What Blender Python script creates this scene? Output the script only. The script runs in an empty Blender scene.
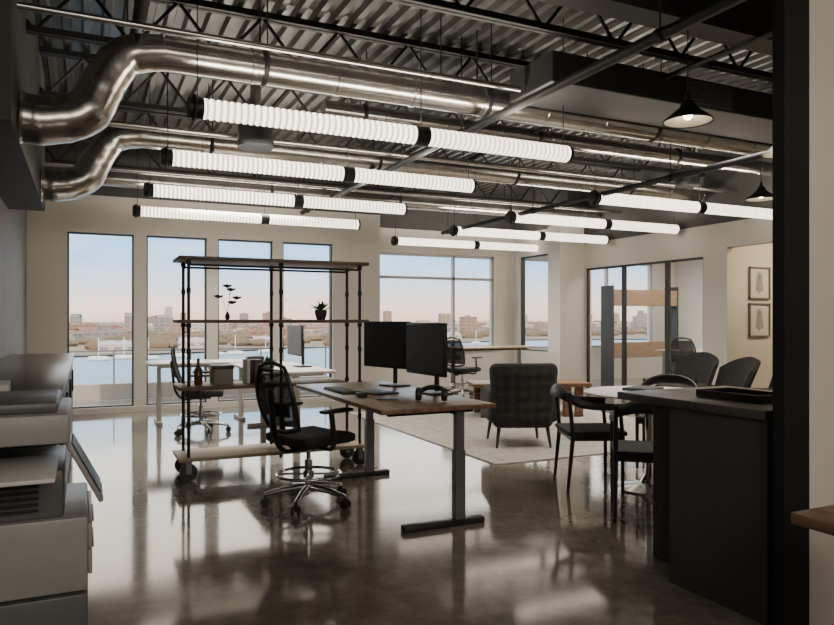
import bpy, bmesh, math, random
from mathutils import Vector, Matrix
random.seed(7)
S=bpy.context.scene
COL=S.collection
pi=math.pi
# ------------------------------------------------------------ materials
def M(name,col,rough=.5,metal=0.,col2=None,scale=4.,bump=0.,bscale=60.,emis=None,estr=0.,stretch=(1,1,1),rough2=None,spec=None,coat=0.):
    m=bpy.data.materials.new(name);m.use_nodes=True
    nt=m.node_tree;n=nt.nodes;l=nt.links
    b=n['Principled BSDF']
    b.inputs['Roughness'].default_value=rough
    b.inputs['Metallic'].default_value=metal
    if spec is not None:b.inputs['Specular IOR Level'].default_value=spec
    if coat:b.inputs['Coat Weight'].default_value=coat
    tc=n.new('ShaderNodeTexCoord');mp=n.new('ShaderNodeMapping');mp.inputs['Scale'].default_value=stretch
    l.new(tc.outputs['Object'],mp.inputs[0])
    nz=n.new('ShaderNodeTexNoise');nz.inputs['Scale'].default_value=scale;nz.inputs['Detail'].default_value=6
    l.new(mp.outputs[0],nz.inputs['Vector'])
    cr=n.new('ShaderNodeValToRGB')
    c2=col2 or tuple(c*.86 for c in col)
    cr.color_ramp.elements[0].position=.32;cr.color_ramp.elements[1].position=.68
    cr.color_ramp.elements[0].color=(*c2,1);cr.color_ramp.elements[1].color=(*col,1)
    l.new(nz.outputs['Fac'],cr.inputs[0]);l.new(cr.outputs[0],b.inputs['Base Color'])
    if rough2 is not None:
        mr=n.new('ShaderNodeMapRange');mr.inputs['To Min'].default_value=rough;mr.inputs['To Max'].default_value=rough2
        mr.inputs['From Min'].default_value=.3;mr.inputs['From Max'].default_value=.7
        l.new(nz.outputs['Fac'],mr.inputs[0]);l.new(mr.outputs[0],b.inputs['Roughness'])
    if bump:
        n2=n.new('ShaderNodeTexNoise');n2.inputs['Scale'].default_value=bscale;l.new(mp.outputs[0],n2.inputs['Vector'])
        bp=n.new('ShaderNodeBump');bp.inputs['Strength'].default_value=bump;bp.inputs['Distance'].default_value=.01
        l.new(n2.outputs['Fac'],bp.inputs['Height']);l.new(bp.outputs[0],b.inputs['Normal'])
    if emis:
        b.inputs['Emission Color'].default_value=(*emis,1);b.inputs['Emission Strength'].default_value=estr
    return m
def seethrough(name,col,alpha,rough=.02,gloss=.1):
    m=bpy.data.materials.new(name);m.use_nodes=True
    nt=m.node_tree;n=nt.nodes;l=nt.links
    for x in list(n):n.remove(x)
    o=n.new('ShaderNodeOutputMaterial');t=n.new('ShaderNodeBsdfTransparent');g=n.new('ShaderNodeBsdfPrincipled')
    g.inputs['Base Color'].default_value=(*col,1);g.inputs['Roughness'].default_value=rough
    t.inputs[0].default_value=(.97,.985,.99,1)
    mx=n.new('ShaderNodeMixShader');mx.inputs[0].default_value=alpha
    l.new(t.outputs[0],mx.inputs[1]);l.new(g.outputs[0],mx.inputs[2]);l.new(mx.outputs[0],o.inputs[0])
    return m
def floor_mat():
    m=M('polished_concrete',(.27,.242,.212),.05,0,(.125,.11,.096),.8,rough2=.14,spec=1.0)
    nt=m.node_tree;n=nt.nodes;l=nt.links;b=n['Principled BSDF']
    tc=n['Texture Coordinate']
    f=n.new('ShaderNodeTexNoise');f.inputs['Scale'].default_value=9;f.inputs['Detail'].default_value=10;f.inputs['Roughness'].default_value=.7
    l.new(tc.outputs['Object'],f.inputs['Vector'])
    mr=n.new('ShaderNodeMapRange');mr.inputs['From Min'].default_value=.35;mr.inputs['From Max'].default_value=.65
    mr.inputs['To Min'].default_value=.72;mr.inputs['To Max'].default_value=1.2
    l.new(f.outputs['Fac'],mr.inputs[0])
    mx=n.new('ShaderNodeMix');mx.data_type='RGBA';mx.blend_type='MULTIPLY';mx.inputs[0].default_value=1
    src=b.inputs['Base Color'].links[0].from_socket
    l.new(src,mx.inputs[6]);l.new(mr.outputs[0],mx.inputs[7]);l.new(mx.outputs[2],b.inputs['Base Color'])
    return m
def tube_mat():
    m=M('glowing_fabric',(.9,.88,.84),.6,emis=(1.,.87,.69),estr=6)
    nt=m.node_tree;n=nt.nodes;l=nt.links;b=n['Principled BSDF']
    tc=n['Texture Coordinate'];sx=n.new('ShaderNodeSeparateXYZ');l.new(tc.outputs['Object'],sx.inputs[0])
    mu=n.new('ShaderNodeMath');mu.operation='MULTIPLY';mu.inputs[1].default_value=2*pi/.044;l.new(sx.outputs['X'],mu.inputs[0])
    si=n.new('ShaderNodeMath');si.operation='SINE';l.new(mu.outputs[0],si.inputs[0])
    mr=n.new('ShaderNodeMapRange');mr.inputs['From Min'].default_value=-1;mr.inputs['From Max'].default_value=1
    mr.inputs['To Min'].default_value=1.1;mr.inputs['To Max'].default_value=4.6  # rib shading put into the glow as emission bands along the tube
    l.new(si.outputs[0],mr.inputs[0]);l.new(mr.outputs[0],b.inputs['Emission Strength'])
    return m
MF=floor_mat()
MW=M('wall_paint',(.80,.76,.70),.75,col2=(.76,.72,.66),scale=1.5)
MWD=M('dark_wall_paint',(.08,.078,.076),.6)
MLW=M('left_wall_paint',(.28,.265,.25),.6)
MDECK=M('deck_metal',(.17,.163,.155),.34,.65,col2=(.095,.092,.088),scale=1.5)
MBLK=M('black_steel',(.014,.014,.015),.5,0)
MJO=M('joist_paint',(.035,.034,.033),.5,.3)
MDUCT=M('galvanised_duct',(.64,.62,.59),.22,.96,col2=(.48,.465,.44),scale=7)
MDD=M('dark_duct',(.07,.07,.07),.45,.5)
MCH=M('chrome',(.7,.7,.7),.15,1.)
MPL=M('black_plastic',(.018,.018,.019),.42)
MSCR=M('screen_glass',(.038,.040,.045),.3)
MWOOD=M('walnut_wood',(.33,.20,.125),.32,col2=(.17,.10,.06),scale=3,stretch=(9,1,9),bump=.05)
MWOODX=M('walnut_wood_x',(.26,.13,.07),.38,col2=(.13,.065,.035),scale=3,stretch=(1,9,9),bump=.05)
MSHELF=M('shelf_wood',(.20,.135,.09),.5,col2=(.11,.075,.05),scale=3,stretch=(1,9,9))
MLIGHT=M('pale_plank',(.50,.40,.29),.5,col2=(.38,.29,.20),scale=3,stretch=(1,9,9))
MBROWN=M('brown_panel',(.30,.19,.12),.5,col2=(.20,.125,.075),scale=3,stretch=(1,9,9))
MGREY=M('leg_grey',(.24,.24,.24),.4,.5)
MDG=M('dark_foot',(.05,.05,.05),.4,.4)
MWH=M('white_laminate',(.7,.68,.64),.35)
MUP=M('charcoal_upholstery',(.034,.033,.032),.9,col2=(.018,.018,.018),scale=30,bump=.3,bscale=200)
MFAB=M('black_fabric',(.03,.03,.031),.85,bump=.3,bscale=300)
MMESH=seethrough('chair_mesh',(.02,.02,.02),.72,.6)
MGL=seethrough('window_glass',(.9,.95,1.),.03)
MFR=M('window_frame',(.55,.53,.50),.45)
MFRD=M('dark_frame',(.05,.05,.05),.4)
MRUG=M('rug_wool',(.47,.45,.425),.95,col2=(.35,.335,.315),scale=9,bump=.5,bscale=150)
MPR=M('printer_grey',(.38,.38,.375),.4)
MPRD=M('printer_dark',(.13,.13,.133),.4)
MPRW=M('printer_white',(.78,.78,.77),.4)
MCAB=M('cabinet_charcoal',(.06,.06,.063),.45)
MTOPD=M('dark_worktop',(.08,.074,.068),.3)
MCOUNT=M('counter_panel',(.070,.074,.077),.45)
MTUBE=tube_mat()
MBULB=M('bulb_glow',(1,.9,.7),.5,emis=(1.,.78,.5),estr=24)
MGREEN=M('leaf_green',(.05,.12,.035),.55,col2=(.03,.07,.02),scale=20)
MPETAL=M('dark_petal',(.06,.035,.035),.6)
MCONC=M('pot_ceramic',(.05,.048,.045),.6)
MPAPER=M('paper',(.75,.74,.70),.8)
MBOX=M('storage_box_card',(.30,.27,.23),.7)
MBOT=M('amber_glass',(.12,.05,.015),.15)
MWATER=M('river_water',(.05,.18,.31),.4,col2=(.08,.23,.38),scale=.02,bump=.25,bscale=.5,spec=.3)
MLAND=M('far_land',(.24,.17,.11),.9,col2=(.15,.12,.08),scale=.02)
MTREE=M('bare_trees',(.18,.125,.08),.95,col2=(.12,.09,.055),scale=.1)
MDK=M('balcony_paver',(.42,.39,.35),.8,scale=6)
# ------------------------------------------------------------ geometry helper
def spl(pts,k=6,closed=False):
    P=[Vector(p) for p in pts];out=[];n=len(P)
    rng=range(n) if closed else range(n-1)
    for i in rng:
        if closed:a,b,c,d=P[(i-1)%n],P[i],P[(i+1)%n],P[(i+2)%n]
        else:a,b,c,d=P[max(i-1,0)],P[i],P[i+1],P[min(i+2,n-1)]
        for j in range(k):
            t=j/k
            out.append(.5*((2*b)+(c-a)*t+(2*a-5*b+4*c-d)*t*t+(3*b-a-3*c+d)*t**3))
    if not closed:out.append(P[-1])
    return out
class G:
    def __init__(s):s.bm=bmesh.new()
    def box(s,c,d,rot=None,bev=0.,seg=2):
        r=bmesh.ops.create_cube(s.bm,size=1);v=r['verts']
        mt=Matrix.Translation(c)@(rot.to_4x4() if rot else Matrix.Identity(4))@Matrix.Diagonal((*d,1))
        bmesh.ops.transform(s.bm,matrix=mt,verts=v)
        if bev:
            e=list({x for q in v for x in q.link_edges})
            bmesh.ops.bevel(s.bm,geom=e,offset=bev,segments=seg,affect='EDGES',profile=.5)
        return s
    def b(s,x0,x1,y0,y1,z0,z1,bev=0.):
        return s.box(((x0+x1)/2,(y0+y1)/2,(z0+z1)/2),(abs(x1-x0),abs(y1-y0),abs(z1-z0)),bev=bev)
    def tube(s,pts,r,n=10,closed=False,cap=True,flat=None):
        P=[Vector(p) for p in pts];N=len(P)
        R=r if isinstance(r,(list,tuple)) else [r]*N
        T=[]
        for i in range(N):
            a=P[(i-1)%N] if (closed or i>0) else P[0]
            c=P[(i+1)%N] if (closed or i<N-1) else P[-1]
            t=(c-a)
            T.append(t.normalized() if t.length>1e-9 else Vector((0,0,1)))
        up=Vector((0,0,1)) if abs(T[0].z)<.9 else Vector((1,0,0))
        u=T[0].cross(up).normalized();rings=[]
        for i in range(N):
            if i>0:
                u=u-T[i]*u.dot(T[i])
                u=u.normalized() if u.length>1e-9 else T[i].orthogonal().normalized()
            w=T[i].cross(u)
            fu,fw=flat if flat else (1,1)
            rings.append([s.bm.verts.new(P[i]+(u*math.cos(2*pi*k/n)*fu+w*math.sin(2*pi*k/n)*fw)*R[i]) for k in range(n)])
        m=N if closed else N-1
        for i in range(m):
            A,B=rings[i],rings[(i+1)%N]
            for k in range(n):
                try:s.bm.faces.new((A[k],A[(k+1)%n],B[(k+1)%n],B[k]))
                except:pass
        if cap and not closed:
            s.bm.faces.new(rings[0][::-1]);s.bm.faces.new(rings[-1])
        return s
    def cyl(s,a,b,r,r2=None,n=16):return s.tube([a,b],[r,r if r2 is None else r2],n)
    def lathe(s,prof,c=(0,0,0),n=24,axis='Z'):
        rings=[]
        for (r,z) in prof:
            ring=[]
            for k in range(n):
                a=2*pi*k/n;x,y=r*math.cos(a),r*math.sin(a)
                p=Vector((x,y,z)) if axis=='Z' else (Vector((z,x,y)) if axis=='X' else Vector((x,z,y)))
                ring.append(s.bm.verts.new(p+Vector(c)))
            rings.append(ring)
        for i in range(len(rings)-1):
            for k in range(n):
                s.bm.faces.new((rings[i][k],rings[i][(k+1)%n],rings[i+1][(k+1)%n],rings[i+1][k]))
        s.bm.faces.new(rings[0][::-1]);s.bm.faces.new(rings[-1]);return s
    def sph(s,c,r,seg=14):
        q=bmesh.ops.create_uvsphere(s.bm,u_segments=seg,v_segments=max(6,seg//2),radius=1)
        rr=r if isinstance(r,(tuple,list)) else (r,r,r)
        bmesh.ops.transform(s.bm,matrix=Matrix.Translation(c)@Matrix.Diagonal((*rr,1)),verts=q['verts']);return s
    def soft(s,c,d,r,n=8,fn=None,rot=None):
        t=bmesh.new();bmesh.ops.create_cube(t,size=2)
        bmesh.ops.subdivide_edges(t,edges=t.edges[:],cuts=n,use_grid_fill=True)
        hx,hy,hz=d[0]/2,d[1]/2,d[2]/2
        mp={}
        for v in t.verts:
            p=Vector((v.co.x*hx,v.co.y*hy,v.co.z*hz))
            q=Vector((max(-hx+r,min(hx-r,p.x)),max(-hy+r,min(hy-r,p.y)),max(-hz+r,min(hz-r,p.z))))
            o=p-q
            if o.length>1e-9:p=q+o.normalized()*r
            if fn:p=fn(p)
            if rot:p=rot@p
            mp[v.index]=s.bm.verts.new(p+Vector(c))
        for f in t.faces:s.bm.faces.new([mp[v.index] for v in f.verts])
        t.free();return s
    def quad(s,pts):
        s.bm.faces.new([s.bm.verts.new(p) for p in pts]);return s
    def grid(s,fn,nu,nv,thick=0):
        V=[[s.bm.verts.new(fn(i/nu,j/nv)) for j in range(nv+1)] for i in range(nu+1)]
        F=[s.bm.faces.new((V[i][j],V[i+1][j],V[i+1][j+1],V[i][j+1])) for i in range(nu) for j in range(nv)]
        if thick:
            bmesh.ops.recalc_face_normals(s.bm,faces=F)
            bmesh.ops.solidify(s.bm,geom=F,thickness=thick)
        return s
    def make(s,name,mat,parent=None,loc=(0,0,0),rz=0,label=None,cat=None,group=None,kind=None,sm=True):
        bm=s.bm
        bmesh.ops.recalc_face_normals(bm,faces=bm.faces[:])
        for f in bm.faces:f.smooth=sm
        for e in bm.edges:
            if len(e.link_faces)==2 and e.calc_face_angle(0)>math.radians(38):e.smooth=False
        me=bpy.data.meshes.new(name);bm.to_mesh(me);bm.free()
        me.materials.append(mat)
        o=bpy.data.objects.new(name,me);COL.objects.link(o)
        o.location=loc;o.rotation_euler=(0,0,rz)
        if parent:o.parent=parent
        if label:o['label']=label
        if cat:o['category']=cat
        if group:o['group']=group
        if kind:o['kind']=kind
        return o
def top(name,label,cat,loc,rz=0,group=None):
    o=bpy.data.objects.new(name,None);COL.objects.link(o);o.empty_display_size=.1
    o.location=loc;o.rotation_euler=(0,0,rz);o['label']=label;o['category']=cat
    if group:o['group']=group
    return o
def dup(o,loc,rz=0,label=None):
    kids=list(o.children)
    n=o.copy();COL.objects.link(n);n.location=loc;n.rotation_euler=(0,0,rz)
    if label:n['label']=label
    for c in kids:
        k=c.copy();k.parent=n;COL.objects.link(k)
        for g in list(c.children):
            q=g.copy();q.parent=k;COL.objects.link(q)
    return n
def R(ax,deg):return Matrix.Rotation(math.radians(deg),3,ax)
ST='structure'
# ------------------------------------------------------------ room shell
def wallop(name,axis,pos,th,a0,a1,z0,z1,ops,mat,label):
    g=G()
    def seg(x0,x1,za,zb):
        if x1-x0<1e-4 or zb-za<1e-4:return
        if axis=='Y':g.b(x0,x1,pos,pos+th,za,zb)
        else:g.b(pos,pos+th,x0,x1,za,zb)
    c=a0
    for (p,q,za,zb) in sorted(ops):
        seg(c,p,z0,z1);seg(p,q,z0,za);seg(p,q,zb,z1);c=q
    seg(c,a1,z0,z1)
    return g.make(name,mat,kind=ST,label=label,cat='wall',sm=False)
XL,XR=-.71,8.36
YB,YB2=10.75,12.2
ZC=3.85
G().b(XL-.2,12.6,-2.8,12.4,-.12,0).make('floor',MF,kind=ST,label='polished brown-grey concrete floor with glossy reflections',cat='floor',sm=False)
WL=[(-.22,.63),(.80,1.64),(1.80,2.63),(2.79,3.60)]
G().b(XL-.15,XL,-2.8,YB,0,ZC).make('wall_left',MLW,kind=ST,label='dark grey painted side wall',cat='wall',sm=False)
wallop('wall_back','Y',YB,.2,XL-.15,4.42,0,3.05,[(a,b,.08,2.53) for a,b in WL],MW,'white plaster wall with tall glazed openings')
G().b(4.22,4.42,YB+.2,YB2,0,3.05).make('wall_return',MW,kind=ST,label='white plaster return wall beside tall glazing',cat='wall',sm=False)
wallop('wall_far','Y',YB2,.2,4.22,12.6,0,3.05,[(4.95,7.54,.75,2.6),(8.12,11.8,.70,2.6)],MW,'white plaster wall with wide mullioned windows')
wallop('wall_right','X',7.97,.12,10.75,YB2,0,3.05,[(10.98,11.93,.70,2.58)],MW,'white plaster wall with a single window')
G().b(7.80,8.5,10.38,10.75,0,3.05).make('wall_pilaster',MW,kind=ST,label='white square pilaster beside glass partition',cat='wall',sm=False)
wallop('wall_partition','X',XR,.14,2.0,10.38,0,2.72,[(7.63,10.36,.0,2.26),(4.6,7.2,0,2.36)],MW,'white partition wall with glazed opening')
G().b(XR-.02,XR+.16,2.0,10.38,2.72,ZC).make('wall_partition_upper',MWD,kind=ST,label='dark painted wall above white partition',cat='wall',sm=False)
G().b(XR+.14,12.5,7.25,7.37,0,3.05).make('wall_corridor',MW,kind=ST,label='white corridor wall carrying framed prints',cat='wall',sm=False)
G().b(12.45,12.6,-2.8,12.4,0,ZC).make('wall_outer',MW,kind=ST,label='white end wall of the neighbouring rooms',cat='wall',sm=False)
G().b(XL-.15,4.42,YB,YB+.2,3.05,ZC).b(4.22,12.5,YB2,YB2+.2,3.05,ZC).b(7.97,8.5,10.38,YB2,3.05,ZC).make('wall_back_upper',MWD,kind=ST,label='dark painted band above the white wall',cat='wall',sm=False)
G().b(XL-.15,12.6,-2.95,-2.8,0,ZC).make('wall_front',MW,kind=ST,label='white wall closing the office',cat='wall',sm=False)
G().b(2.757,XR,1.955,2.06,0,ZC).make('wall_kitchen',MW,kind=ST,label='white wall beside the black steel column',cat='wall',sm=False)
g=G();g.b(XL,4.4,YB-.012,YB,0,.08);g.make('baseboard_back',MW,kind=ST,label='white baseboard under tall windows',cat='baseboard',sm=False)
g=G();prof=[];x=XL-.1;p=.16
while x<12.6:
    prof+=[(x,ZC),(x+.05,ZC),(x+.07,ZC+.05),(x+.14,ZC+.05)];x+=p
va=[g.bm.verts.new((a,-2.9,z)) for a,z in prof];vb=[g.bm.verts.new((a,12.4,z)) for a,z in prof]
for i in range(len(prof)-1):g.bm.faces.new((va[i],va[i+1],vb[i+1],vb[i]))
g.b(XL-.2,12.7,-3,12.5,ZC+.08,ZC+.2)
g.make('ceiling',MDECK,kind=ST,label='dark corrugated steel roof deck',cat='ceiling',sm=False)
def window(i,axis,pos,a0,a1,z0,z1,mat,vs=(),hs=(),fw=.05,dp=.08,label='window with slim frame and clear glass'):
    def bx(g,x0,x1,za,zb,d0=0,d1=dp):
        if axis=='Y':g.b(x0,x1,pos+d0,pos+d1,za,zb)
        else:g.b(pos+d0,pos+d1,x0,x1,za,zb)
    g=G();bx(g,a0,a0+fw,z0,z1);bx(g,a1-fw,a1,z0,z1);bx(g,a0,a1,z1-fw,z1);bx(g,a0,a1,z0,z0+fw)
    for v in vs:bx(g,v-fw/2,v+fw/2,z0,z1)
    for h in hs:bx(g,a0,a1,h-fw/2,h+fw/2)
    o=g.make('window_%d'%i,mat,kind=ST,label=label,cat='window',sm=False)
    g=G();bx(g,a0+fw*.5,a1-fw*.5,z0+fw*.5,z1-fw*.5,dp*.45,dp*.55);g.make('glass_pane',MGL,parent=o,sm=False)
    return o
wi=1
for a,b in WL:
    window(wi,'Y',YB+.05,a,b,.08,2.53,MFRD,fw=.022,label='tall full-height window overlooking the river');wi+=1
window(wi,'Y',YB2+.05,4.95,7.54,.75,2.6,MFR,vs=(6.62,),hs=(2.13,),label='wide window with a central mullion and transom');wi+=1
window(wi,'X',8.0,10.98,11.93,.70,2.58,MFRD,fw=.03,label='single narrow window near the pilaster');wi+=1
window(wi,'Y',YB2+.05,8.12,11.8,.70,2.6,MFR,vs=(10.5,),label='meeting room window overlooking the city');wi+=1
window(wi,'X',XR+.03,7.63,10.36,.0,2.26,MFRD,vs=(8.37,8.41,9.37,9.41),fw=.035,dp=.05,label='black-framed sliding glass partition of meeting room');wi+=1
G().b(4.9,7.6,YB2-.06,YB2,.71,.75).make('trim_1',MW,kind=ST,label='white window sill board',cat='trim',sm=False)
g=G();g.b(2.60,2.755,1.955,1.965,0,ZC).b(2.60,2.755,2.0,2.01,0,ZC).b(2.60,2.755,1.965,2.0,0,ZC)
g.make('steel_column',MBLK,label='black painted steel column at the wall end',cat='column',sm=False)
G().b(XL,-.38,4.6,8.3,2.45,ZC).make('trim_2',MWD,kind=ST,label='dark boxed soffit where ducts emerge',cat='trim',sm=False)
# ------------------------------------------------------------ outside
g=G();g.b(XL-.2,4.2,YB+.2,12.75,-.15,-.02);g.make('balcony_deck',MDK,label='pale paved balcony outside the tall windows',cat='balcony',sm=False)
g=G();g.b(XL-.2,4.2,12.75,12.95,-.15,.24);g.make('balcony_parapet',MDK,label='low pale parapet at the balcony edge',cat='parapet',sm=False)
rl=top('balcony_railing','glass balcony railing with slim metal posts','railing',(0,12.85,.24))
G().cyl((-.9,0,.55),(4.2,0,.55),.012,n=8).make('top_rail',MGREY,parent=rl)
for k in range(5):
    G().cyl((-.8+k*1.24,0,0),(-.8+k*1.24,0,.55),.014,n=8).make('post',MGREY,parent=rl)
    if k<4:G().b(-.76+k*1.24,.40+k*1.24,-.006,.006,.03,.52).make('glass_panel',MGL,parent=rl,sm=False)
G().b(-3000,6000,20,5000,-12.2,-12).make('river_surface',MWATER,label='calm blue river below the building',cat='river',sm=False).__setitem__('kind','stuff')
g=G()
pts=[(-900,262),(-60,262),(30,285),(120,330),(260,380),(420,340),(700,420),(1800,520),(4500,700),(4500,4800),(-900,4800)]
g.quad([(x,y,-11.4) for x,y in pts])
g.quad([(-900,262,-12),(-900,262,-11.4),(-60,262,-11.4),(-60,262,-12)])
g.make('far_shore',MLAND,label='brown far river bank',cat='land',sm=False)
def bmat(name,c1,c2):
    m=bpy.data.materials.new(name);m.use_nodes=True;n=m.node_tree.nodes;l=m.node_tree.links;b=n['Principled BSDF'];b.inputs['Roughness'].default_value=.8
    tc=n.new('ShaderNodeTexCoord');mp=n.new('ShaderNodeMapping');mp.inputs['Rotation'].default_value=(pi/2,0,0)
    br=n.new('ShaderNodeTexBrick');br.offset=0;br.inputs['Color1'].default_value=(*c2,1);br.inputs['Color2'].default_value=(*c2,1);br.inputs['Mortar'].default_value=(*c1,1)
    br.inputs['Scale'].default_value=1;br.inputs['Brick Width'].default_value=5;br.inputs['Row Height'].default_value=3.2;br.inputs['Mortar Size'].default_value=1.1
    l.new(tc.outputs['Object'],mp.inputs[0]);l.new(mp.outputs[0],br.inputs[0]);l.new(br.outputs[0],b.inputs['Base Color']);return m
BM=[bmat('brick_facade',(.25,.14,.10),(.12,.085,.08)),bmat('pale_facade',(.44,.39,.34),(.20,.20,.21)),bmat('tan_facade',(.30,.23,.17),(.15,.13,.12)),bmat('rose_facade',(.28,.18,.14),(.15,.11,.11)),bmat('grey_facade',(.24,.22,.21),(.14,.14,.15))]  # distance haze is put into these muted facade colours
BL=['brick building on the far river bank','pale building on the far river bank','tan building on the far river bank','reddish building on the far river bank','grey building on the far river bank']
for i in range(240):
    rt=random.uniform(-.06,1.05);y=random.choice([random.uniform(400,700),random.uniform(600,1600)])
    if rt>.5:y+=120
    x=rt*y
    w=random.uniform(8,24);h=random.uniform(3.5,10);
    if random.random()<.14:h=random.uniform(13,24)*y/900+3;w=random.uniform(8,18)
    if y<550:h=min(h,6)
    dpt=random.uniform(5,9);k=random.choice([0,2,2,3,4,1,4])
    g=G();g.b(-w/2,w/2,-dpt/2,dpt/2,0,h);g.b(-w*.2,w*.1,-dpt*.2,dpt*.2,h,h+1.2)
    if random.random()<.3:
        g.quad([(-w/2,-dpt/2,h),(w/2,-dpt/2,h),(w/2,0,h+2.5),(-w/2,0,h+2.5)]);g.quad([(-w/2,dpt/2,h),(w/2,dpt/2,h),(w/2,0,h+2.5),(-w/2,0,h+2.5)])
    g.make('city_building',BM[k],loc=(x,y,-11.4),rz=random.uniform(-.4,.4),label=BL[k],cat='building',group='buildings across the river',sm=False)
for x,y,w in ((14,300,18),(46,335,16),(85,350,20),(215,420,30)):
    g=G();g.b(-w/2,w/2,-5,5,0,3.2);g.quad([(-w/2,-5,3.2),(w/2,-5,3.2),(w/2,0,4.8),(-w/2,0,4.8)]);g.quad([(-w/2,5,3.2),(w/2,5,3.2),(w/2,0,4.8),(-w/2,0,4.8)])
    g.make('quay_warehouse',BM[1],loc=(x,y,-11.4),label='white waterfront warehouse with pitched roof',cat='building',group='warehouses on the quay',sm=False)
for x,y in ((4,252),(12,258),(19,250),(31,262),(44,266),(52,272),(66,282),(80,290),(195,335),(215,342)):
    t=top('sailboat','small white sailboat moored near the quay','boat',(x,y,-12),random.uniform(-.6,.6),group='moored sailboats')
    G().soft((0,0,.7),(6.5,2,1.5),.6,5).make('hull',MPRW,parent=t)
    G().cyl((0,0,1.2),(0,0,7.5),.14,n=6).make('mast',MPRW,parent=t)
g=G()
for i in range(560):
    rt=random.uniform(-.06,1.05);y=random.uniform(320,1300)+(100 if rt>.5 else 0)
    g.sph((rt*y,y,-10.0),(random.uniform(4,10),4,random.uniform(1.8,4.)),6)
g.make('distant_trees',MTREE,label='brown bare trees along the far bank',cat='trees',kind='stuff')
# ------------------------------------------------------------ joists
def joist(y,x0=XL,x1=XR,zt=ZC-.02,zb=3.38):
    t=top('roof_joist','black open-web steel roof joist','joist',(0,y,zb),group='open-web steel roof joists')
    H=zt-zb
    G().b(x0,x1,-.05,-.008,H-.05,H).b(x0,x1,.008,.05,H-.05,H).make('top_chord',MJO,parent=t,sm=False)
    G().b(x0+.3,x1-.3,-.04,-.006,0,.045).b(x0+.3,x1-.3,.006,.04,0,.045).make('bottom_chord',MJO,parent=t,sm=False)
    pts=[];x=x0+.05;k=0
    while x<x1-.1:
        pts.append((x,0,H-.03 if k%2==0 else .02));x+=.33;k+=1
    g=G()
    for a,b in zip(pts,pts[1:]):g.cyl(a,b,.014,n=6)
    g.make('web',MJO,parent=t)
for y in (1.2,2.55,4.15,5.75,7.35,8.95,10.4):joist(y)
g=G();g.b(XL,XR,3.42,3.62,3.30,3.33).b(XL,XR,3.42,3.62,3.62,3.65).b(XL,XR,3.51,3.53,3.33,3.62)
g.make('roof_girder',MJO,label='heavy black steel I-beam girder under deck',cat='beam',sm=False)
t=top('rectangular_duct','dark flat rectangular air duct with grille','air duct',(0,0,0))
G().b(3.2,XR-.05,4.35,4.95,3.12,3.36,bev=.01).make('duct_body',MDD,parent=t,sm=False)
g=G()
for k in range(8):g.b(4.6,5.1,4.335,4.35,3.15+k*.023,3.162+k*.023)
g.b(4.57,5.13,4.34,4.35,3.14,3.145).b(4.57,5.13,4.34,4.35,3.335,3.34)
g.make('grille',MGREY,parent=t,sm=False)
def pipe(x,z,r,y0,y1,lab):
    t=top('ceiling_pipe',lab,'pipe',(x,0,z),group='black pipes under the roof')
    G().cyl((0,y0,0),(0,y1,0),r,n=12).make('pipe_run',MBLK,parent=t)
    y=y0+.8
    while y<y1:
        G().cyl((0,y,r),(0,y,ZC-z),.006,n=6).make('hanger_rod',MBLK,parent=t)
        G().lathe([(r+.008,-.03),(r+.012,0),(r+.008,.03)],(0,y,0),12,'Y').make('pipe_clamp',MBLK,parent=t);y+=2.4
def ductrun(t,r2,x0,xend,z=3.18,straps=(1.2,3.1,5.0,6.9)):
    g=G();pts=[];rad=[];x=x0
    while x<xend:
        for dx,q in ((0,1),(.60,1),(.605,1.05),(.635,1.05),(.64,1)):
            pts.append((min(x+dx,xend),0,z));rad.append(r2*q)
        x+=.65
    g.tube(pts,rad,24).make('straight_duct',MDUCT,parent=t)
    for x in straps:
        if x0<x<xend:
            G().lathe([(r2+.006,-.02),(r2+.016,0),(r2+.006,.02)],(x,0,z),24,'X').make('hanger_strap',MBLK,parent=t)
            for q in (-r2,r2):G().cyl((x,q,z),(x,q,ZC),.006,n=6).make('hanger_rod',MBLK,parent=t)
def duct(y,r1,r2,xend):
    t=top('spiral_duct','galvanised round spiral air duct with elbow bend','air duct',(0,y,0),group='galvanised spiral ducts')
    el=spl([(-.37,0,2.62),(-.22,0,2.62),(0.0,0,2.70),(.12,0,2.92),(.26,0,3.12),(.5,0,3.18)],7)
    rr=[];
    for i,_ in enumerate(el):rr.append((r1+(r2-r1)*i/len(el))*(1.035 if i%5==0 else 1))
    G().tube(el,rr,28).make('elbow',MDUCT,parent=t)
    ductrun(t,r2,.5,xend)
duct(5.19,.165,.12,XR-.1);duct(7.62,.165,.12,XR-.1)
for y,r,x0,z in ((6.25,.085,2.0,3.27),(9.95,.10,.2,3.15)):
    t=top('spiral_duct','straight galvanised round spiral air duct','air duct',(0,y,0),group='galvanised spiral ducts')
    ductrun(t,r,x0,XR-.1,z,(2.4,4.4,6.4))
def conduit(y,z,r,x0,x1):
    t=top('metal_conduit','slim galvanised conduit running beside the ducts','conduit',(0,y,z),group='galvanised conduits')
    G().cyl((x0,0,0),(x1,0,0),r,n=12).make('conduit_run',MDUCT,parent=t)
    x=x0+.6
    while x<x1:
        G().cyl((x,0,r),(x,0,ZC-z),.005,n=6).make('hanger_rod',MBLK,parent=t);x+=2.2
conduit(4.72,3.16,.022,XL+.35,3.15);conduit(6.95,3.1,.03,.1,XR-.1);conduit(9.3,3.15,.03,XL,XR-.1)
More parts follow.
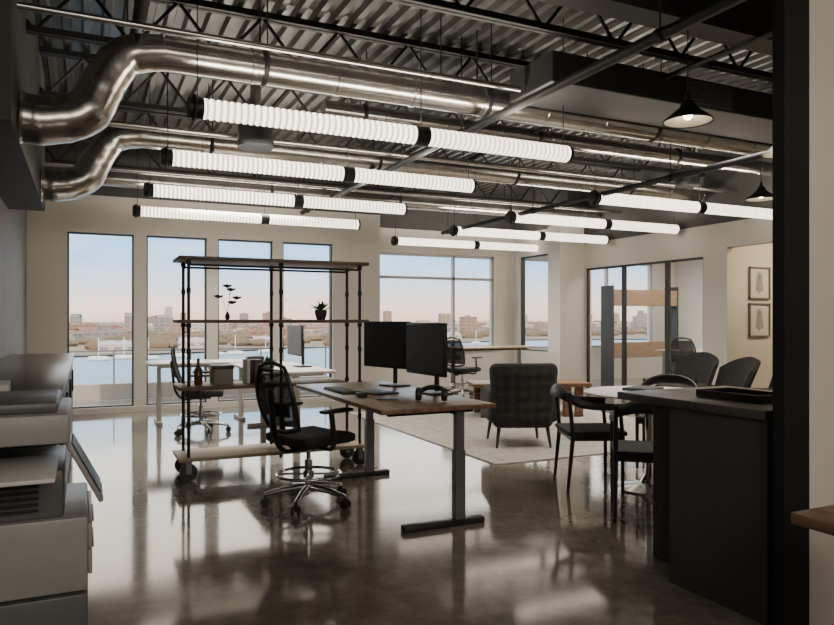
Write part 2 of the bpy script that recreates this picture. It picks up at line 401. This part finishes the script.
def diffuser(x,y,z0,z1,r,l):
    t=top('drum_diffuser',l,'air diffuser',(x,y,0),group='drum air diffusers')
    G().lathe([(r*.97,z0),(r,z0+.02),(r,z0+.06),(r*.96,z0+.07),(r*.96,z1),(r*.7,z1+.02)],n=28).make('drum',MBLK,parent=t)
    G().cyl((0,0,z1),(0,0,ZC),.05,n=16).make('neck',MDUCT,parent=t)
diffuser(1.45,6.6,2.93,3.25,.17,'dark cylindrical air diffuser hanging from deck')
diffuser(2.1,2.66,3.22,3.38,.15,'cylindrical air diffuser near the girder')
diffuser(6.9,6.55,3.0,3.2,.15,'dark cylindrical air diffuser hanging from deck')
pipe(3.05,2.98,.034,-2.5,10.6,'long black sprinkler pipe under the deck')
pipe(5.35,2.75,.03,2.1,10.3,'black conduit pipe crossing above lounge')
pipe(.33,3.355,.042,-2.5,5.9,'thick black pipe crossing over the duct')
pipe(4.3,3.3,.02,2.1,12.1,'thin black conduit under the deck')
# ------------------------------------------------------------ tube lights
ZL=2.71
def tubelight(x0,x1,y,lab):
    t=top('tube_pendant_light',lab,'ceiling light',(x0,y,ZL),group='rows of glowing tube lights')
    L=x1-x0;m=L*.55;r=.068
    def tb(a,b):
        pr=[(.02,a)];x=a
        while x<b-.02:
            pr+=[(r,x),(r*1.0,x+.022),(r*.88,x+.03),(r*.88,x+.036)];x+=.044
        pr.append((r,b));pr.append((.02,b));return G().lathe(pr,n=20,axis='X')
    tb(.10,m-.06).make('tube_shade',MTUBE,parent=t);tb(m+.06,L-.03).make('tube_shade',MTUBE,parent=t)
    for a,b in ((0,.10),(L-.03,L)):G().lathe([(.06,a),(.074,a+.004),(.074,b-.004),(.06,b)],n=20,axis='X').make('end_cap',MPL,parent=t)
    G().lathe([(.06,m-.06),(.075,m-.055),(.075,m+.055),(.06,m+.06)],n=20,axis='X').make('connector',MPL,parent=t)
    for a in (.06,m,L-.06):G().cyl((a,0,.06),(a,0,ZC-ZL),.004,n=6).make('suspension_cable',MBLK,parent=t)
    for a in (.04,):G().lathe([(.085,a-.012),(.092,a),(.085,a+.012)],n=20,axis='X').make('collar',MBLK,parent=t)
    return t
rows=[4.80,6.37,8.06,9.66]
t0=tubelight(.61,3.70,rows[0],'glowing ribbed white tube light with black caps')
TL=[(.61,rows[0])]
for y,x in zip(rows[1:],(.585,.57,.55)):dup(t0,(x,y,ZL));TL.append((x,y))
for x,y in ((5.22,6.37),(5.19,8.06),(5.17,9.66),(4.90,11.35)):dup(t0,(x,y,ZL));TL.append((x,y))
for x,y in ((-.3,.3),(3.2,-.9),(8.8,5.8)):dup(t0,(x,y,ZL));TL.append((x,y))  # out-of-view tubes, those by and behind the camera added for more light
def area(name,loc,sx,sy,pw,rot=(0,0,0),col=(1,.90,.76),spread=None):
    a=bpy.data.lights.new(name,'AREA');a.shape='RECTANGLE';a.size=sx;a.size_y=sy;a.energy=pw;a.color=col
    if spread:a.spread=math.radians(spread)
    o=bpy.data.objects.new(name,a);COL.objects.link(o);o.location=loc;o.rotation_euler=rot
    return o
for x,y in TL:area('deck_fill_light',(x+1.55,y,ZL+.10),2.8,.10,25,(pi,0,0))  # fill lamps added above the tubes, unseen from below, to brighten deck and ducts
for x,y in ((2.0,7.0),(6.3,7.3),(6.3,10.2),(5.0,4.4),(1.9,9.6)):area('room_fill_light',(x,y,3.10),1.6,.8,52,spread=100)  # added downward fill; limited spread keeps the sources unseen by the camera
area('rear_fill_light',(.6,-2.2,2.6),3.0,1.4,80,(math.radians(68),0,math.radians(-8)))  # fill added behind the camera to brighten the foreground
area('meeting_room_light',(10.3,9.6,2.9),2.5,1.5,130)
area('corridor_fill_light',(10.0,5.8,3.0),2.0,.6,90,col=(1,.76,.5))  # unseen fill, tinted warm to add warm reflections from the right
# ------------------------------------------------------------ cone pendants
def cone(x,y,z,d=.3):
    t=top('cone_pendant_lamp','black conical metal pendant lamp with warm bulb','pendant lamp',(x,y,z),group='black cone pendant lamps')
    r=d/2
    def shell(pr,nm,mt):
        g=G();n=28;rings=[[g.bm.verts.new((q*math.cos(2*pi*k/n),q*math.sin(2*pi*k/n),w)) for k in range(n)] for q,w in pr]
        for i in range(len(pr)):
            A,B=rings[i],rings[(i+1)%len(pr)]
            for k in range(n):g.bm.faces.new((A[k],A[(k+1)%n],B[(k+1)%n],B[k]))
        g.make(nm,mt,parent=t)
    shell([(r,0),(r*.97,.012),(r*.32,.10),(r*.26,.13),(r*.22,.14),(r*.22,.13),(r*.28,.095),(r*.93,.008)],'lamp_shade',MBLK)
    shell([(r*.93,.006),(r*.28,.091),(r*.265,.089),(r*.91,.004)],'shade_lining',MPAPER)
    G().cyl((0,0,.10),(0,0,.19),.022,.016).make('socket',MBLK,parent=t)
    G().sph((0,0,.05),(.032,.032,.036)).make('bulb',MBULB,parent=t)
    G().cyl((0,0,.19),(0,0,ZC-z),.004,n=6).make('cord',MBLK,parent=t)
    return t
c0=cone(3.66,3.47,2.64,.33)
dup(c0,(6.75,5.36,2.64));dup(c0,(5.3,4.0,2.7))
# ------------------------------------------------------------ desks
def desk(loc,L,W,z,mt,rz=0,lab='',legm=MGREY,footm=MDG,off=.0):
    t=top('standing_desk',lab,'desk',loc,rz,group='height-adjustable office desks')
    G().b(-W/2,W/2,-L/2,L/2,z-.03,z,bev=.006).make('tabletop',mt,parent=t)
    for s in (-1,1):
        y=s*(L/2-.14)
        G().b(off-.035,off+.035,y-.03,y+.03,.04,z-.3,bev=.004).b(off-.028,off+.028,y-.023,y+.023,z-.3,z-.05).make('leg_column',legm,parent=t,sm=False)
        G().b(-W/2+.2,W/2-.02,y-.035,y+.035,.0,.04,bev=.008).make('foot',footm,parent=t)
        G().b(-W/2+.1,W/2-.1,y-.02,y+.02,z-.06,z-.03).make('bracket',footm,parent=t,sm=False)
    G().b(off-.03,off+.03,-L/2+.14,L/2-.14,z-.075,z-.04).make('crossbar',footm,parent=t,sm=False)
    return t
desk((1.965,4.72,0),1.84,.79,.78,MWOOD,lab='walnut-topped height-adjustable desk with two monitors',off=.2)
desk((2.0,7.92,0),1.8,.79,.78,MWH,lab='white height-adjustable desk behind the pipe shelf',legm=MWH,footm=MWH)
desk((1.35,9.35,0),1.3,.7,.78,MWH,rz=pi/2,lab='white height-adjustable desk by the tall windows',legm=MWH,footm=MWH)
desk((6.75,11.2,0),1.7,.7,.82,MLIGHT,rz=pi/2,lab='pale height-adjustable desk by the wide window')
def monitor(loc,rz,w=.56,h=.34,zb=.18,lab='black flat computer monitor showing a dark screen'):
    t=top('computer_monitor',lab,'monitor',loc,rz,group='black desk monitors')
    G().box((0,0,zb+h/2),(w,.025,h),bev=.006).box((0,.025,zb+h/2),(w*.6,.03,h*.6),bev=.01).make('housing',MPL,parent=t)
    G().b(-w/2+.014,w/2-.014,-.0145,-.0125,zb+.02,zb+h-.014).make('screen',MSCR,parent=t,sm=False)
    G().cyl((0,.09,.02),(0,.09,zb+h*.5),.018).cyl((0,.09,zb+h*.5),(0,.03,zb+h*.5),.02).make('stand',MPL,parent=t)
    G().b(-.10,.10,.0,.17,0,.012,bev=.004).make('stand_base',MPL,parent=t)
    return t
DZ=.78
monitor((2.19,4.47,DZ),math.radians(-87),w=.56,h=.37,zb=.14)
monitor((2.17,5.14,DZ),math.radians(-74),w=.57,h=.37,zb=.15)
monitor((2.15,7.75,DZ),math.radians(-90),w=.60,h=.34,zb=.13)
t=top('keyboard','slim black computer keyboard on walnut desk','keyboard',(1.72,4.95,DZ))
G().b(-.065,.065,-.22,.22,0,.014,bev=.004).make('keyboard_base',MPL,parent=t)
g=G()
for i in range(5):
    for j in range(16):g.b(-.055+i*.0225,-.055+i*.0225+.018,-.205+j*.026,-.205+j*.026+.021,.014,.019)
g.make('keycaps',MDG,parent=t,sm=False)
G().soft((0,0,.016),(.06,.10,.032),.014,4).make('computer_mouse',MPL,loc=(1.72,4.52,DZ),label='small black computer mouse on walnut desk',cat='mouse')
t=top('headphones','black over-ear headphones lying on the desk','headphones',(2.04,4.08,DZ),math.radians(-35))
arc=[(.088*math.cos(a),.02+.11*math.sin(a),.045+.035*math.sin(a)) for a in [pi*k/14 for k in range(15)]]
G().tube(arc,.012,8,flat=(1,1.5)).make('headband',MPL,parent=t)
for s in (-1,1):G().lathe([(.02,-.02),(.042,-.016),(.045,0),(.038,.016),(.015,.02)],(s*.085,0,.046),20,'X').make('ear_cup',MPL,parent=t)
G().b(-.10,.10,-.14,.14,0,.012,bev=.003).make('notebook',MPL,loc=(1.92,4.72,DZ),rz=.15,label='closed black notebook on walnut desk',cat='notebook')
G().b(-.035,.035,-.07,.07,0,.008,bev=.003).make('smartphone',MSCR,loc=(1.82,4.30,DZ),rz=1.2,label='black smartphone lying on walnut desk',cat='phone')
# ------------------------------------------------------------ task chair (faces +Y)
def task(loc,rz,lab,ring=True,zs=.48):
    t=top('task_chair',lab,'office chair',loc,rz,group='black mesh office chairs')
    for k in range(5):
        a=2*pi*k/5+.3;c,s=math.cos(a),math.sin(a)
        G().tube([(c*.03,s*.03,.125),(c*.17,s*.17,.11),(c*.305,s*.305,.08)],[.026,.021,.016],10).make('base_spoke',MCH,parent=t)
        g=G()
        for q in (-1,1):
            ox,oy=-s*.016*q,c*.016*q
            g.tube([(c*.305+ox-s*.009*q,s*.305+oy+c*.009*q,.032),(c*.305+ox,s*.305+oy,.032)],.032,14)
        g.cyl((c*.305,s*.305,.03),(c*.305,s*.305,.08),.009,n=8)
        g.make('caster',MPL,parent=t)
    G().cyl((0,0,.09),(0,0,zs-.16),.028).cyl((0,0,zs-.16),(0,0,zs-.06),.016).make('gas_lift',MCH,parent=t)
    if ring:
        rg=[(.225*math.cos(2*pi*k/36),.225*math.sin(2*pi*k/36),.215) for k in range(36)]
        g=G().tube(rg,.011,8,closed=True)
        for k in range(4):
            a=pi/4+k*pi/2;g.cyl((.03*math.cos(a),.03*math.sin(a),.215),(.22*math.cos(a),.22*math.sin(a),.215),.008,n=8)
        g.cyl((0,0,.19),(0,0,.24),.038)
        g.make('foot_ring',MCH,parent=t)
    G().b(-.09,.09,-.11,.11,zs-.08,zs-.05,bev=.008).cyl((.08,0,zs-.065),(.20,.02,zs-.075),.006,n=8).make('tilt_mechanism',MPL,parent=t)
    def sf(p):
        p.z+= -.35*max(0,p.y-.14)**2*8*.3+.25*(p.x**2)*.6;return p
    G().soft((0,.02,zs-.01),(.49,.46,.085),.038,8,fn=sf).make('seat',MFAB,parent=t)
    def bf(u,v,o=0):
        w=.205*(1-.55*abs(v-.42)**2.2*2);x=(u-.5)*2*w
        z=zs+.09+v*.42;y=-.235-.09*v+.05*math.sin(v*pi)*-1*.6+.28*x*x*2+o
        return Vector((x,y,z))
    G().grid(lambda u,v:bf(.04+.92*u,.03+.94*v),12,14,.006).make('backrest_mesh',MMESH,parent=t)
    loop=[bf(0,v/10) for v in range(0,11)]+[bf(u/6,1)+Vector((0,0,.03*math.sin(pi*u/6))) for u in range(1,6)]+[bf(1,1-v/10) for v in range(0,11)]+[bf(1-u/6,0)-Vector((0,0,.03*math.sin(pi*u/6))) for u in range(1,6)]
    G().tube(loop,.014,8,closed=True).make('backrest_frame',MPL,parent=t)
    G().tube(spl([(0,-.06,zs-.07),(0,-.2,zs-.08),(0,-.285,zs+.02),(0,-.315,zs+.22),(0,-.33,zs+.36)],5),.019,8,flat=(1.8,.8)).make('back_support',MPL,parent=t)
    G().grid(lambda u,v:bf(.12+.76*u,.2+.22*v,-.018),8,4,.012).make('lumbar_pad',MPL,parent=t)
    for s in (-1,1):
        g=G().tube(spl([(s*.12,0,zs-.06),(s*.25,0,zs-.06),(s*.285,-.01,zs+.03),(s*.285,-.03,zs+.19)],5),.015,8,flat=(1.5,.8))
        g.soft((s*.28,.02,zs+.205),(.075,.26,.028),.013,5)
        g.make('armrest',MPL,parent=t)
    return t
ch=task((1.44,4.84,0),math.radians(-68),'black mesh task chair with chrome foot ring')
dup(ch,(1.22,8.42,0),math.radians(-100),'black mesh task chair at the white desk')
dup(ch,(5.75,10.35,0),math.radians(-60),'black mesh task chair near the wide window')
dup(ch,(9.0,8.55,0),math.radians(-60),'black mesh task chair inside the meeting room')
dup(ch,(11.2,8.9,0),math.radians(80),'black mesh task chair inside the meeting room')
# ------------------------------------------------------------ pipe shelf
t=top('pipe_shelving_unit','rolling industrial pipe shelf with wooden boards','shelf',(0,0,0))
X=(.76,1.52,2.24);Y0,Y1=5.93,6.27
for x in X:
    for y in (Y0,Y1):
        g=G().cyl((x,y,.13),(x,y,1.82),.013,n=12)
        for z in (.19,.77,1.285,1.80):g.cyl((x,y,z-.035),(x,y,z-.005),.021,n=12)
        for z in (.45,1.05,1.55):g.cyl((x,y,z-.02),(x,y,z+.02),.018,n=12)
        g.make('pipe_post',MBLK,parent=t)
for z,m,xe in ((1.80,MSHELF,2.31),(1.285,MSHELF,2.31),(.74,MSHELF,2.1),(.165,MLIGHT,2.27)):
    G().b(.68,xe,Y0-.06,Y1+.06,z,z+.028,bev=.004).make('shelf_board',m,parent=t)
for y in (Y0,Y1):
    G().cyl((X[0],y,1.76),(X[2],y,1.76),.01,n=10).make('pipe_rail',MBLK,parent=t)
for x in (X[0],X[2]):
    for y in (Y0,Y1):
        g=G().lathe([(.03,-.018),(.068,-.018),(.072,-.008),(.072,.008),(.068,.018),(.03,.018)],(x,y,.072),22,'Y')
        g.make('caster_wheel',MDG,parent=t)
        G().b(x-.022,x+.022,y-.03,y-.022,.06,.165).b(x-.022,x+.022,y+.022,y+.03,.06,.165).b(x-.03,x+.03,y-.03,y+.03,.155,.165).make('caster_fork',MGREY,parent=t,sm=False)
def plant(loc,lab,r=.045,h=.08,n=26,ht=.14,name='potted_plant',mat=MGREEN):
    t=top(name,lab,'plant',loc)
    G().lathe([(r*.7,0),(r,h*.6),(r,h),(r*.85,h),(r*.8,h*.85)],n=20).make('pot',MCONC,parent=t)
    g=G()
    for i in range(n):
        a=random.uniform(0,2*pi);e=random.uniform(.4,1.4);L=random.uniform(.5,1)*ht
        d=Vector((math.cos(a)*math.cos(e),math.sin(a)*math.cos(e),math.sin(e)));s=Vector((-math.sin(a),math.cos(a),0))*.014
        o=Vector((0,0,h*.85));m=o+d*L*.55;e2=o+d*L-Vector((0,0,.02))
        g.quad([o,m+s,e2,m-s])
    g.make('foliage',mat,parent=t,sm=False);return t
plant((1.93,6.10,1.313),'small green plant in a dark pot on shelf',.055,.09)
plant((1.72,7.25,DZ),'small bushy plant in dark pot on white desk',.07,.07,60,.13)
t=top('magnolia_vase','tall sprig of dark blossoms in a small vase','flower vase',(1.10,6.10,1.313))
G().lathe([(.012,0),(.022,.015),(.02,.04),(.009,.06),(.011,.068)],n=18).make('vase',MPL,parent=t)
g=G()
for a,b in (((0,0,.05),(.03,0,.26)),((0,0,.05),(-.05,.02,.2)),((0,0,.12),(.07,0,.17)),((.02,0,.2),(.0,0,.3))):g.cyl(a,b,.0025,n=6)
g.make('stems',MBLK,parent=t)
for q in ((.03,0,.24),(-.07,.02,.18),(.08,0,.17),(0,0,.27),(.04,0,.13)):
    g=G()
    for k in range(7):
        a=k*pi/3.5;d=Vector((math.cos(a),math.sin(a)*.7,.6)).normalized()*.055;s=Vector((-math.sin(a),math.cos(a),.2))*.018;o=Vector(q)
        g.quad([o,o+d*.6+s,o+d,o+d*.6-s])
    g.make('blossom',MPETAL,parent=t,sm=False)
def bottle(loc,h,r,m,lab):G().lathe([(r*.9,0),(r,.01),(r,h*.55),(r*.35,h*.72),(r*.33,h*.95),(r*.4,h*.96),(r*.4,h)],n=20).make('bottle',m,loc=loc,label=lab,cat='bottle')
bottle((.86,6.1,.768),.22,.035,MBOT,'amber glass bottle on the pipe shelf')
t=top('storage_box','small grey lidded storage box on pipe shelf','box',(1.05,6.1,.768))
G().b(-.08,.08,-.11,.11,0,.13,bev=.003).make('box_body',MBOX,parent=t)
G().b(-.085,.085,-.115,.115,.13,.16,bev=.003).make('lid',MDG,parent=t)
for i,(w,c) in enumerate(((.03,MPAPER),(.025,MPL),(.035,MSHELF),(.03,MDG))):
    G().b(-w/2,w/2,-.09,.09,0,.2,bev=.002).make('book',c,loc=(1.26+i*.036,6.1,.768),label='upright book on the pipe shelf',cat='book',group='books on the pipe shelf')
G().soft((0,0,.05),(.2,.14,.10),.02,4).make('desk_speaker',MPL,loc=(1.85,8.45,DZ),label='small black speaker on white desk',cat='speaker')
# ------------------------------------------------------------ left cabinets + printer
for i in range(4):
    y0=3.62+i*1.22
    t=top('low_cabinet','charcoal storage cabinet with two doors','cabinet',(XL,y0,0),group='charcoal cabinets along the wall')
    G().b(0,.57,0,1.21,.06,.92).b(.02,.52,.02,1.19,0,.06).make('cabinet_body',MCAB,parent=t,sm=False)
    for k in (0,1):
        d=G().b(.57,.59,.01+k*.6,.60+k*.6,.08,.91,bev=.003).make('door',MCAB,parent=t)
        G().b(.59,.605,(.52 if k==0 else .68),(.535 if k==0 else .695),.6,.8,bev=.003).make('handle',MBLK,parent=d)
G().b(XL,-.10,3.60,8.52,.92,.95,bev=.004).make('worktop',MTOPD,label='long dark worktop over the wall cabinets',cat='worktop')
t=top('office_printer','large grey office copier with tilted control screen','printer',(XL,2.86,0))
G().b(.05,.72,0,.62,.03,.30,bev=.01).make('drawer_unit',MPRD,parent=t)
G().b(.05,.72,0.0,.62,.31,.585,bev=.012).make('paper_cassette_housing',MPR,parent=t)
G().b(.05,.64,.02,.6,.585,.76,bev=.012).make('engine_body',MPRD,parent=t)
G().b(.05,.66,-.02,.6,.86,.97,bev=.015).make('scanner_unit',MPR,parent=t)
G().b(.08,.62,0.02,.56,.97,1.01,bev=.012).make('scanner_lid',MPRD,parent=t)
G().b(.1,.30,.02,.6,.76,.86,bev=.01).make('output_pillar',MPR,parent=t)
G().b(.30,.62,-.25,.22,.77,.785,bev=.004).make('output_tray',MPRW,parent=t)
for z in (.36,.46):
    d=G().b(.72,.735,.03,.59,z-.0,z+.09,bev=.004).make('paper_drawer',MPR,parent=t)
    G().b(.735,.742,.2,.42,z+.05,z+.07,bev=.002).make('drawer_handle',MPRD,parent=d)
g=G()
for k in range(5):g.b(.40,.56,-.004,.002,.62+k*.022,.63+k*.022)
g.make('vent_slots',MBLK,parent=t,sm=False)
G().box((.705,.22,.74),(.018,.30,.28),rot=R('Y',-27),bev=.006).make('control_panel',MPR,parent=t)
G().box((.716,.22,.746),(.004,.25,.22),rot=R('Y',-27)).make('touch_screen',MSCR,parent=t,sm=False)
G().b(-.11,.11,-.15,.15,0,.05,bev=.003).make('paper_stack',MPAPER,loc=(-.45,4.0,.95),rz=.05,label='small stack of white paper on worktop',cat='paper')
# ------------------------------------------------------------ counter right
t=top('kitchen_counter','dark grey kitchen counter with dark top','counter',(2.64,2.065,0))
G().b(0,.75,0,.555,0,.88).make('counter_body',MCOUNT,parent=t,sm=False)
G().b(.2,.75,.555,.875,0,.88).make('end_panel',MCAB,parent=t,sm=False)
G().b(-.02,.80,0,.915,.88,.92,bev=.003).make('countertop',MTOPD,parent=t)
t=top('serving_tray','black serving tray on the kitchen counter','tray',(2.95,2.45,.92))
G().b(-.12,.12,-.18,.18,0,.012,bev=.003).make('tray_base',MPL,parent=t)
G().b(-.12,-.11,-.18,.18,.01,.035).b(.11,.12,-.18,.18,.01,.035).b(-.12,.12,-.18,-.17,.01,.035).b(-.12,.12,.17,.18,.01,.035).make('tray_rim',MPL,parent=t,sm=False)
t=top('side_table','warm wooden table with square edge','table',(1.86,.5,0))
G().b(0,.70,0,.88,.715,.75,bev=.004).make('tabletop',MWOOD,parent=t)
for x in (.25,.62):
    for y in (.05,.5):G().b(x,x+.04,y,y+.04,0,.715).make('leg',MBLK,parent=t,sm=False)
# ------------------------------------------------------------ rug, armchair, coffee table
G().b(3.35,6.6,5.4,9.3,0.0,.012,bev=.004).make('area_rug',MRUG,label='light grey woven area rug under lounge seating',cat='rug')
def armchair(loc,rz,lab):
    t=top('armchair',lab,'armchair',loc,rz)
    def tuft(p):
        if p.y<0:
            kx,kz=p.x*pi/.11,p.z*pi/.11
            p.y-= .022*(abs(math.sin(kx+ (0))*math.cos(kz)))**.6-.008
        w=1-.10*((.27-p.z)/.54) ; p.x*=w
        p.y-= .10*(p.z)+0.25*-(p.x**2)
        return p
    G().soft((0,-.27,.53),(.70,.16,.66),.075,22,fn=tuft).make('backrest',MUP,parent=t)
    G().soft((0,.06,.36),(.56,.58,.20),.06,8).make('seat_cushion',MUP,parent=t)
    for s in (-1,1):G().soft((s*.30,.02,.42),(.11,.62,.34),.05,8).make('armrest',MUP,parent=t)
    for x in (-.24,.24):
        for y in (-.24,.27):G().cyl((x,y,.27),(x*1.15,y*1.15,0.0),.024,.012,n=12).make('leg',MBLK,parent=t)
    return t
armchair((4.12,6.2,.012),math.radians(-22),'charcoal tufted armchair with slim tapered legs')
t=top('coffee_table','reddish wooden block coffee table on rug','coffee table',(5.5,8.05,.012),math.radians(-20))
G().b(-.8,.8,-.32,.32,.40,.45,bev=.006).make('tabletop',MWOODX,parent=t)
for k in range(9):
    for y in (-.27,.27):G().b(-.70+k*.16,-.70+k*.16+.11,y-.025,y+.025,0,.40,bev=.004).make('leg_slat',MWOODX,parent=t)
# ------------------------------------------------------------ round table and dining chairs
t=top('round_table','round white table on polished pedestal base','round table',(3.98,4.15,0))
G().lathe([(.40,.722),(.50,.735),(.505,.745),(.50,.75)],n=48).make('tabletop',MWH,parent=t)
G().lathe([(.26,0),(.26,.012),(.20,.022),(.09,.05),(.045,.12),(.035,.30),(.04,.55),(.08,.68),(.15,.722)],n=32).make('pedestal',MCH,parent=t)
def dchair(loc,rz,lab):
    t=top('dining_chair',lab,'chair',loc,rz,group='black dining chairs')
    G().soft((0,0,.445),(.48,.46,.045),.02,6).make('seat',MFAB,parent=t)
    G().b(-.225,.225,-.2,-.17,.39,.425).b(-.225,.225,.17,.2,.39,.425).b(-.225,-.195,-.2,.2,.39,.425).b(.195,.225,-.2,.2,.39,.425).make('seat_frame',MPL,parent=t,sm=False)
    for x in (-.225,.225):
        G().tube([(x,.19,0),(x,.19,.42),(x*1.02,.17,.64)],[.013,.017,.014],10).make('front_leg',MPL,parent=t)
        G().tube([(x*1.03,-.23,0),(x,-.19,.42),(x,-.22,.76)],[.013,.018,.014],10).make('rear_leg',MPL,parent=t)
    arc=[(-.23,.19,.645),(-.245,.0,.655),(-.245,-.12,.67),(-.20,-.22,.72),(-.1,-.265,.755),(0,-.275,.76),(.1,-.265,.755),(.20,-.22,.72),(.245,-.12,.67),(.245,0,.655),(.23,.19,.645)]
    A=spl(arc,5);n=len(A)
    G().tube(A,[.018+.014*math.sin(pi*i/(n-1))**4 for i in range(n)],10,flat=(.7,1.6)).make('backrest',MPL,parent=t)
    return t
d0=dchair((3.61,4.42,0),math.radians(-114),'black wooden dining chair with curved arm rail')
dup(d0,(3.42,3.58,0),math.radians(-38));dup(d0,(4.72,4.72,0),math.radians(128))
G().b(-.15,.15,-.11,.11,0,.02,bev=.004).make('laptop',MPL,loc=(4.05,4.3,.75),rz=.4,label='closed dark laptop on round table',cat='laptop')
def shell(loc,rz,lab):
    t=top('lounge_chair',lab,'lounge chair',loc,rz,group='dark shell lounge chairs')
    def f(u,v):
        a=(u-.5)*2*1.25;r=.36
        x=math.sin(a)*r;yb=-math.cos(a)*r*.9
        hgt=.50*(.45+.55*math.cos(a*.85)) 
        return Vector((x*(.85+.15*v),yb*(.8+.3*v)-.12*v,.34+hgt*v))
    G().grid(f,20,10,.05).make('shell_back',MUP,parent=t)
    G().soft((0,.02,.37),(.58,.60,.14),.05,8).make('seat_cushion',MUP,parent=t)
    for x in (-.22,.22):
        for y in (-.2,.24):G().cyl((x,y,.31),(x*1.3,y*1.3,0),.018,.012,n=10).make('leg',MBLK,parent=t)
    return t
s0=shell((6.95,6.1,0),math.radians(75),'dark shell lounge chair with leaning back')
dup(s0,(7.7,6.0,0),math.radians(60));dup(s0,(7.45,7.1,0),math.radians(100))
# ------------------------------------------------------------ prints, meeting room
MINK=M('print_ink',(.35,.34,.33),.8)
for z0,z1 in ((1.62,2.10),(1.06,1.56)):
    t=top('framed_print','framed pale botanical print on corridor wall','picture',(9.08,7.25,z0),group='framed prints on the corridor wall')
    h=z1-z0
    G().b(-.22,.22,-.03,0,0,.02).b(-.22,.22,-.03,0,h-.02,h).b(-.22,-.20,-.03,0,0,h).b(.20,.22,-.03,0,0,h).make('frame',MGREY,parent=t,sm=False)
    G().b(-.2,.2,-.012,-.004,.02,h-.02).make('print_paper',MPAPER,parent=t,sm=False)
    g=G().cyl((0,-.014,.08),(0,-.014,h-.08),.004,n=6)
    for k in range(7):
        for s in (-1,1):
            z=.1+k*(h-.22)/7;L=.10-.008*k
            g.quad([(0,-.014,z),(s*L*.6,-.0145,z+.02),(s*L,-.014,z+.07),(s*L*.4,-.0145,z+.06)])
    g.make('leaf_motif',MINK,parent=t,sm=False)
t=top('meeting_table','wooden meeting table behind the glass partition','table',(10.2,9.0,0))
G().b(-.5,.5,-1.0,1.0,.72,.75,bev=.005).make('tabletop',MLIGHT,parent=t)
for x in (-.4,.4):
    for y in (-.85,.85):G().b(x-.03,x+.03,y-.03,y+.03,0,.72).make('leg',MGREY,parent=t,sm=False)
t=top('wooden_shelf','wooden open wall shelf in meeting room','shelf',(10.35,10.9,0))
for z0,z1 in ((1.60,1.92),(.55,.86)):G().b(-.84,.84,0,.35,z0,z1).make('shelf_box',MBROWN,parent=t,sm=False)
for x in (-.88,.84):G().b(x,x+.04,0,.35,0,2.0).make('upright',MBLK,parent=t,sm=False)
# ------------------------------------------------------------ lights
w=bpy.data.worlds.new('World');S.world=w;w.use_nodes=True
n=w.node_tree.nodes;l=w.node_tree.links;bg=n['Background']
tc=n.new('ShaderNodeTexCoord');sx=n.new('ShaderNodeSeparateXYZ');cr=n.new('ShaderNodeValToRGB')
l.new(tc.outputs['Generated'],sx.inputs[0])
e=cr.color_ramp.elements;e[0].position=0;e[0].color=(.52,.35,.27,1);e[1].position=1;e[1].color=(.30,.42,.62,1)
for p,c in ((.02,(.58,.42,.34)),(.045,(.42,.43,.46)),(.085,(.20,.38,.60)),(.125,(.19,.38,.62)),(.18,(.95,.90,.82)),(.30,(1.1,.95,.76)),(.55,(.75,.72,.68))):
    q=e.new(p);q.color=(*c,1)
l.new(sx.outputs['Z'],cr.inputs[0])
mp=n.new('ShaderNodeMapping');mp.inputs['Scale'].default_value=(3,3,22);nz=n.new('ShaderNodeTexNoise');nz.inputs['Scale'].default_value=1.6;nz.inputs['Detail'].default_value=5
l.new(tc.outputs['Generated'],mp.inputs[0]);l.new(mp.outputs[0],nz.inputs['Vector'])
mr=n.new('ShaderNodeMapRange');mr.inputs['From Min'].default_value=.50;mr.inputs['From Max'].default_value=.75;mr.inputs['To Max'].default_value=.45
l.new(nz.outputs['Fac'],mr.inputs[0])
mx=n.new('ShaderNodeMix');mx.data_type='RGBA';l.new(mr.outputs[0],mx.inputs[0]);l.new(cr.outputs[0],mx.inputs[6]);mx.inputs[7].default_value=(.62,.50,.45,1)
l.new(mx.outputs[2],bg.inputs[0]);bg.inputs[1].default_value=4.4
sd=bpy.data.lights.new('low_sun','SUN');sd.energy=3.2;sd.angle=.03;sd.color=(1,.74,.48)
so=bpy.data.objects.new('low_sun',sd);COL.objects.link(so)
dirv=Vector((.6,1,-.30));so.rotation_euler=dirv.to_track_quat('-Z','Y').to_euler()
# camera
cd=bpy.data.cameras.new('camera');co=bpy.data.objects.new('camera',cd);COL.objects.link(co)
th=math.atan(332/700)
co.location=(0,0,1.31);co.rotation_euler=(pi/2,0,-th)
cd.sensor_width=36;cd.lens=700/834*36;cd.shift_y=7.5/834;cd.clip_end=8000;cd.clip_start=.05
S.camera=co
